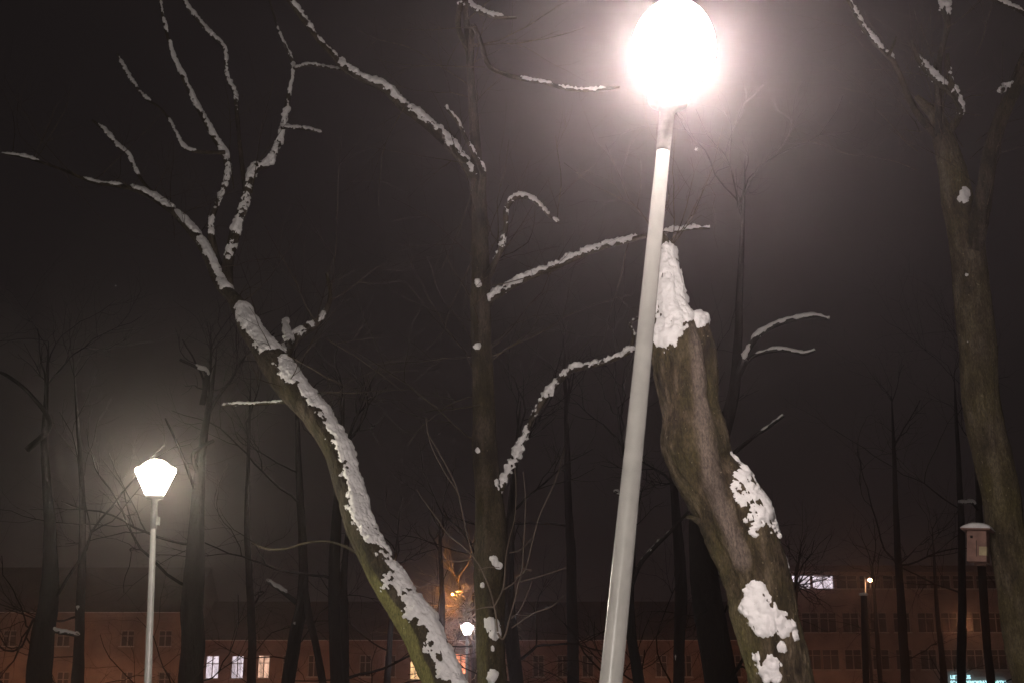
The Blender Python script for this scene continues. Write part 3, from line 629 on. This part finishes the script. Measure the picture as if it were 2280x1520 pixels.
bgtree('small far tree with twigs glowing orange above the distant lamp', [(1060, 1520, 7), (1050, 1440, 6), (1044, 1390, 6), (1030, 1330, 4), (1015, 1285, 2)], 55, 4, (1, 2), 108, extra=orange, mat='bark', lv=2, low=.6)
streetlight(1009, 1322, 53.8, 'orange roadside light glimmering through the small glowing tree', .05, 3800, (1, .38, .06), hood=False)
bgtree('dark trunk left of the distant lamp behind the curved trunk', [(975, 1520, 8), (982, 1420, 7), (984, 1330, 6), (980, 1220, 4)], 44, 7, (2, 4), 109)
bgtree('dark trunk half hidden behind the upright middle tree', [(1150, 1520, 16), (1138, 1430, 16), (1132, 1320, 14), (1135, 1180, 10), (1150, 1000, 5)], 28, 14, (2, 4.5), 110)
bgtree('faint slim trunk midway between the middle tree and the leaning pole', [(1275, 1520, 14), (1275, 1400, 13), (1272, 1260, 11), (1265, 1100, 8), (1260, 900, 4)], 38, 14, (2, 5), 111)
bgtree('dark forked trunk just right of the leaning pole', [(1422, 1520, 13), (1408, 1430, 11), (1403, 1330, 10), (1408, 1240, 8), (1400, 1100, 6), (1380, 950, 3)], 25, 14, (1.5, 3.5), 112,
       [([(1406, 1300, 7), (1425, 1255, 5), (1460, 1215, 5), (1495, 1180, 4), (1540, 1130, 3)], [(.8, 3, -.05)]), ([(1405, 1150, 5), (1395, 1110, 4), (1370, 1095, 3)], [(1, 2, .4)])])
bgtree('dark trunk with snow flecks on its left edge near the foot of the thick trunk', [(1512, 1520, 13), (1513, 1420, 13), (1516, 1330, 14), (1512, 1220, 12), (1500, 1080, 8), (1490, 950, 4)], 26, 12, (1.5, 4), 113, patches=[(1500, 1462, 1490, 1485, 7), (1486, 1490, 1484, 1492, 4)])
bgtree('tall leaning dark tree behind the thick trunk with two arching side branches', [(1606, 1520, 38), (1585, 1400, 36), (1568, 1300, 33), (1560, 1150, 24), (1600, 1000, 17), (1632, 880, 13), (1642, 780, 10), (1648, 620, 7), (1655, 450, 4)], 22, 14, (1, 3.5), 114,
       [([(1634, 870, 8), (1645, 825, 6), (1662, 785, 6), (1690, 745, 7), (1730, 722, 7), (1775, 709, 6), (1812, 705, 6), (1845, 711, 3)], [(1.6, 7, .12)]),
        ([(1640, 850, 5), (1668, 800, 4), (1700, 785, 4.5), (1735, 779, 5), (1770, 783, 4), (1790, 788, 4), (1815, 780, 2)], [(1.5, 4.3, .1), (4.6, 6, .1)]),
        ([(1620, 1020, 5), (1680, 970, 4), (1705, 955, 4), (1745, 925, 3)], [(1.6, 3, .0)])])
def starburst(T, rg):
    c0 = P(1772, 1302, 58)
    for k in range(16):
        a = k/16*2*math.pi; T.grow(c0, (math.cos(a)*1.6, rg.gauss(0, .5), math.sin(a)*.75+.1), rg.uniform(2, 1.3), .035, 2, rg, up=0, kids=4, wig=.2)
bgtree('spreading dark tree whose branches cross the long lit window', [(1758, 1520, 8), (1763, 1420, 7), (1770, 1330, 6), (1772, 1290, 4), (1780, 1240, 2)], 58, 6, (2, 4), 115, extra=starburst, low=.5)
def pollard():
    t = bgtree('branchless dark post like trunk with a snow capped cut top', [(1928, 1520, 8), (1926, 1430, 7.5), (1924, 1350, 7), (1923, 1326, 7)], 34, 0, (2, 3), 116)
    b = MB(); p = P(1923, 1325, 34); b.lathe([(.085, 0), (.12, .02), (.10, .06), (0, .08)], p, (0, 0, 1), 16); b.build('snow', M['snow'], t, True)
pollard()
bgtree('first full height slim trunk right of the branchless trunk', [(2016, 1520, 11), (2012, 1430, 10), (2004, 1320, 9), (1998, 1200, 7), (1990, 1000, 4)], 38, 14, (2, 5), 117)
bgtree('thin dark trunk crossing the dark windows left of the lit sign', [(2102, 1520, 8), (2095, 1440, 6), (2088, 1380, 5), (2080, 1250, 3)], 42, 10, (2, 4), 118)
bgtree('straight dark trunk standing before the first letters of the lit sign', [(2140, 1520, 10), (2141, 1420, 10), (2142, 1320, 9), (2140, 1150, 7), (2130, 950, 4)], 36, 12, (2, 5), 119)
bgtree('dark trunk between the lit sign words just under the nesting box', [(2206, 1520, 10), (2198, 1430, 9), (2190, 1330, 9), (2182, 1200, 9), (2178, 1080, 6), (2160, 900, 3)], 31, 10, (2, 4), 120,
       [([(2180, 1135, 5), (2165, 1118, 4), (2148, 1118, 4), (2135, 1119, 3)], [(.8, 3, .3)])])
bgtree('bushy slim tree left of the nesting box trunk among the dark windows', [(1960, 1520, 5), (1955, 1450, 5), (1950, 1380, 4), (1945, 1300, 3)], 52, 12, (2, 4), 121)

# ================================================================== buildings
def wallmat(name, col): return simple(name, col, .9, .15, noise=.42, scale=.55, bump=.3, bscale=6)
stucco1 = wallmat('ochre_stucco', (.29, .205, .165)); stucco2 = wallmat('brown_stucco', (.29, .19, .16)); stucco3 = wallmat('grey_stucco', (.34, .25, .23))
frame_m = simple('window_frame_paint', (.42, .36, .32), .5, .3, noise=.08)
glass_d = simple('dark_glass', (.018, .018, .022), .12, .5, noise=.2, scale=.8)
roof_m = simple('roof_tin', (.10, .075, .07), .6, .3, noise=.3, scale=.6, bump=.3, bscale=4)
def litglass(name, col, s, scale=1.6):
    m, nt, b = newmat(name); L = nt.links
    tc = nt.nodes.new('ShaderNodeTexCoord'); n = nt.nodes.new('ShaderNodeTexNoise'); n.inputs['Scale'].default_value = scale; n.inputs['Detail'].default_value = 3
    mp = nt.nodes.new('ShaderNodeMapping'); mp.inputs['Scale'].default_value = (2.5, 1, .7); L.new(tc.outputs['Object'], mp.inputs[0]); L.new(mp.outputs[0], n.inputs['Vector'])
    r = nt.nodes.new('ShaderNodeValToRGB'); r.color_ramp.elements[0].position = .35; r.color_ramp.elements[0].color = (*[c*.35 for c in col], 1); r.color_ramp.elements[1].position = .6; r.color_ramp.elements[1].color = (*col, 1)
    L.new(n.outputs['Fac'], r.inputs[0]); L.new(r.outputs[0], b.inputs['Emission Color']); b.inputs['Emission Strength'].default_value = s
    b.inputs['Base Color'].default_value = (.1, .1, .1, 1)
    return m
GL = {'w': litglass('lit_room_white', (1, .86, .95), 1.2), 'o': litglass('lit_room_peach', (1, .6, .42), 1.3), 'r': litglass('lit_room_red_curtain', (1, .33, .18), 2.2), 'y': litglass('lit_room_amber', (1, .62, .3), 1.9), 's': litglass('lit_stair_white', (.95, .82, .92), 1.5, .8)}
def facade(t, Y, X0, X1, Z1, holes, mat, depth=.22):
    """front wall at distance Y from the ground to Z1 with real openings"""
    xs = sorted({X0, X1} | {h[0] for h in holes} | {h[1] for h in holes}); zs = sorted({0., Z1} | {h[2] for h in holes} | {h[3] for h in holes})
    b = MB()
    for i in range(len(xs)-1):
        for j in range(len(zs)-1):
            cx, cz = (xs[i]+xs[i+1])/2, (zs[j]+zs[j+1])/2
            if any(h[0] < cx < h[1] and h[2] < cz < h[3] for h in holes): continue
            b.add([(xs[i], Y, zs[j]), (xs[i+1], Y, zs[j]), (xs[i+1], Y, zs[j+1]), (xs[i], Y, zs[j+1])], [(0, 1, 2, 3)])
    for (x0, x1, z0, z1) in [h[:4] for h in holes]:
        y1 = Y+depth
        b.add([(x0, Y, z0), (x0, y1, z0), (x0, y1, z1), (x0, Y, z1)], [(0, 1, 2, 3)]); b.add([(x1, Y, z0), (x1, y1, z0), (x1, y1, z1), (x1, Y, z1)], [(3, 2, 1, 0)])
        b.add([(x0, Y, z0), (x1, Y, z0), (x1, y1, z0), (x0, y1, z0)], [(0, 1, 2, 3)]); b.add([(x0, Y, z1), (x1, Y, z1), (x1, y1, z1), (x0, y1, z1)], [(3, 2, 1, 0)])
    D = 12
    b.add([(X0, Y, 0), (X0, Y+D, 0), (X0, Y+D, Z1), (X0, Y, Z1), (X1, Y, 0), (X1, Y+D, 0), (X1, Y+D, Z1), (X1, Y, Z1)], [(0, 3, 2, 1), (4, 5, 6, 7), (1, 2, 6, 5)])
    b.build('wall', mat, t)
def window(t, Y, x0, x1, z0, z1, glass, cross=.34, mull=1, sill=True, label=None):
    yy = Y+.14; fw = .06; b = MB()
    b.box(x0+.001, x0+fw, yy, yy+.06, z0+.001, z1-.001); b.box(x1-fw, x1-.001, yy, yy+.06, z0+.001, z1-.001)
    b.box(x0+fw, x1-fw, yy, yy+.06, z0+.001, z0+fw); b.box(x0+fw, x1-fw, yy, yy+.06, z1-fw, z1-.001)
    zc = z1-(z1-z0)*cross
    b.box(x0+fw, x1-fw, yy-.004, yy+.05, zc-.03, zc+.03)
    for k in range(mull):
        xm = x0+(x1-x0)*(k+1)/(mull+1); b.box(xm-.04, xm+.04, yy-.008, yy+.045, z0+fw, z1-fw)
    wn = b.build('window', frame_m, t)
    if label: wn['label'] = label
    b = MB(); b.box(x0+fw*.5, x1-fw*.5, yy+.07, yy+.075, z0+fw*.5, z1-fw*.5); b.build('pane', glass, wn)
    if sill:
        b = MB(); b.box(x0-.08, x1+.08, Y-.12, Y-.003, z0-.09, z0-.02); b.build('sill', frame_m, wn)
        b = MB(); b.box(x0-.06, x1+.06, Y-.11, Y-.005, z0-.018, z0+.02); b.build('sill_snow', M['snow'], wn)
def X(px, py, Y): return float(P(px, py, Y)[0])
def Z(py, Y): return float(P(1140, py, Y)[2])
def hole(x0, x1, y0, y1, Y, kind='d', mull=1, label=None, cross=.34):
    return (X(x0, (y0+y1)/2, Y), X(x1, (y0+y1)/2, Y), Z(y1, Y), Z(y0, Y), kind, mull, label, cross)
def house(label, Y, xl, xr, eave, ridge, holes, mat, bands=(), cornice=True, flat=False, chim=()):
    X0, X1, ze, zr = X(xl, eave, Y), X(xr, eave, Y), Z(eave, Y), Z(ridge, Y+6)
    t = thing('town_building', label, 'building', ((X0+X1)/2, Y, 0))
    facade(t, Y, X0, X1, ze, holes, mat)
    for h in holes: window(t, Y, *h[:4], GL[h[4]] if h[4] in GL else glass_d, h[7], h[5], label=h[6])
    b = MB()
    if flat: b.box(X0-.4, X1+.4, Y-.6, Y+12.3, ze+.003, ze+.45)
    else:
        b.add([(X0-.3, Y-.5, ze+.1), (X1+.3, Y-.5, ze+.1), (X1+.3, Y+6, zr), (X0-.3, Y+6, zr), (X0-.3, Y+12.5, ze+.1), (X1+.3, Y+12.5, ze+.1)], [(0, 1, 2, 3), (3, 2, 5, 4), (0, 3, 4), (1, 5, 2), (0, 4, 5, 1)])
    rf = b.build('roof', roof_m, t)
    for (cx, w) in chim:
        b = MB(); x = X(cx, eave, Y); b.box(x-w, x+w, Y+4, Y+5, ze+1, zr+1.2); b.build('chimney', mat, rf)
    if cornice:
        b = MB(); b.box(X0-.35, X1+.35, Y-.42, Y-.004, ze-.28, ze+.06); b.box(X0-.2, X1+.2, Y-.2, Y-.004, ze-.6, ze-.285)
        b.build('cornice', mat, t)
        b = MB(); b.box(X0-.36, X1+.36, Y-.5, Y-.3, ze+.065, ze+.12); b.build('snow', M['snow'], t)
    for z in bands:
        b = MB(); b.box(X0, X1, Y-.12, Y-.004, Z(z, Y)-.12, Z(z, Y)+.1); b.build('string_course', mat, t)
    return t
Y1 = 108.
hs = [hole(x-15, x+15, 1402, 1438, Y1, 'd', 1) for x in (20, 140, 283, 367)]+[hole(x-14, x+14, 1494, 1545, Y1, 'd', 1) for x in (5, 138, 280, 365)]
house('ochre two storey building at far left with paired dark windows above a ledge', Y1, -170, 418, 1366, 1262, hs, stucco1, bands=(1442,))
Y2 = 110.
hs = [hole(457, 487, 1458, 1510, Y2, 'w', 1, 'brightly lit white window with a dark plant inside'), hole(514, 542, 1458, 1510, Y2, 'w', 1, 'brightly lit white window with pinkish lower panes'), hole(573, 600, 1457, 1509, Y2, 'o', 1, 'lit peach window crossed by branches'),
      hole(912, 936, 1470, 1512, Y2, 'y', 1, 'amber lit window beside the curved trunk'), hole(1012, 1039, 1450, 1500, Y2, 'r', 1, 'lit window with red curtain under the distant lamp')]
hs += [hole(x, x+26, 1457, 1506, Y2, 'd', 1) for x in (628, 685, 742, 800, 855, 960, 1070, 1132, 1186, 1240, 1296, 1352, 1408, 1460, 1515, 1570, 1625, 1680)]
house('long brown low building with lit white and red windows behind the middle trees', Y2, 419.5, 1735, 1428, 1338, hs, stucco2, bands=(1452,))
Y3 = 112.
hs = [hole(1715+0, 1752, 1279, 1310, Y3, 's', 1), hole(1757, 1806, 1279, 1310, Y3, 's', 1, 'long brightly lit top floor window crossed by branches'), hole(1809, 1857, 1279, 1310, Y3, 's', 1, 'right part of the lit top floor window strip')]
x = 1862
while x < 2270: hs.append(hole(x, x+48, 1279, 1310, Y3, 'd', 1)); x += 52
for row, (ya, yb) in enumerate(((1362, 1407), (1444, 1490))):
    off = 0 if row == 0 else 6
    for x in (1722, 1786, 1826, 1876, 1938, 1990, 2044, 2096, 2148, 2200, 2250): hs.append(hole(x+off, x+off+38, ya, yb, Y3, 'd', 1, cross=.3))
R3 = house('flat roofed grey building at right with a lit top window strip', Y3, 1700, 2420, 1272, 1272, hs, stucco3, bands=(1330,), cornice=False, flat=True)

# lit sign on the right building
def sign(txt, px0, pybase, hpx, width_px, name_label, i):
    Y = Y3-.25
    cu = bpy.data.curves.new('t', 'FONT'); cu.body = txt; cu.extrude = .03; cu.size = 1.0
    o = bpy.data.objects.new('t', cu); C.objects.link(o); bpy.context.view_layer.update()
    dg = bpy.context.evaluated_depsgraph_get(); me = bpy.data.meshes.new_from_object(o.evaluated_get(dg)); bpy.data.objects.remove(o)
    co = np.array([v.co[:] for v in me.vertices]); x0, x1 = co[:, 0].min(), co[:, 0].max(); H = .73
    W = X(px0+width_px, pybase, Y)-X(px0, pybase, Y); hh = hpx*m_per_px(px0, pybase, Y)
    for v in me.vertices:
        a = (v.co.x-x0)/(x1-x0)*W; v.co = Vector((a, -v.co.z, v.co.y/H*hh))
    me.materials.clear(); me.materials.append(SM)
    s = bpy.data.objects.new('sign_lettering', me); C.objects.link(s)
    return s, P(px0, pybase, Y)
SM = emit('sign_light', (.5, .92, 1.0), 2.6)
tS = thing('lit_sign', 'glowing pale blue two line letter sign on the right building wall', 'sign', P(2117, 1512, Y3-.25))
for i, (txt, px0, yb, h, wd) in enumerate((('LIETUVOS', 2117, 1510, 8.5, 44), ('SOCIALDEMOKRATŲ PARTIJA', 2117, 1522.5, 8.5, 125))):
    s, p = sign(txt, px0, yb, h, wd, '', i); s.parent = tS; s.location = Vector(p)-tS.location
b = MB(); b.box(X(2117, 1512, Y3), X(2242, 1512, Y3), Y3-.2, Y3-.16, Z(1511.5, Y3), Z(1511, Y3)); b.box(X(2117, 1512, Y3), X(2242, 1512, Y3), Y3-.2, Y3-.16, Z(1524, Y3), Z(1523.4, Y3))
b.build('mounting_rail', M['cap'], tS)

# roadside lights
streetlight(1938, 1290, 56, 'small orange roadside light in front of the top floor of the right building', .09, 400, (1, .5, .25), arm=-.25)
streetlight(2145, 1393, 78, 'small orange roadside light by the straight trunk above the lit sign', .12, 500, (1, .45, .22), arm=-.2)
for k, (x, lab) in enumerate(((-60, 'orange roadside light before the far left building'), (230, 'orange roadside light under the paired dark windows'), (640, 'orange roadside light under the left lit windows'), (1000, 'orange roadside light under the red curtain window'), (1440, 'orange roadside light under the low building right of the leaning pole'), (1850, 'orange roadside light under the grey building'))):
    streetlight(x, 1550, 100, lab, .3, 230 if k < 2 else 140, (1, .43, .22))

# a few snowflakes in the air
def flake(px, py, Y, r, label, st=1):
    p = P(px, py, Y); V = []; F = []
    import itertools
    n = 6
    for k in range(n):
        a = math.pi/3*k; V += [(0, 0, 0), (math.cos(a-.25)*r*.5*st, -r*.2, math.sin(a-.25)*r*.5), (math.cos(a)*r*st, 0, math.sin(a)*r), (math.cos(a+.25)*r*.5*st, r*.2, math.sin(a+.25)*r*.5)]
        F.append((4*k, 4*k+1, 4*k+2, 4*k+3))
    o = meshobj('snowflake', V, F, M['snow'], None, False); o.location = Vector(p); tag(o, label, 'snowflake')
flake(1551, 333, 6.3, .012, 'bright falling snowflake just right of the blinding lantern pole')
flake(258, 636, 12, .012, 'tiny falling snowflake against the dark sky at left')
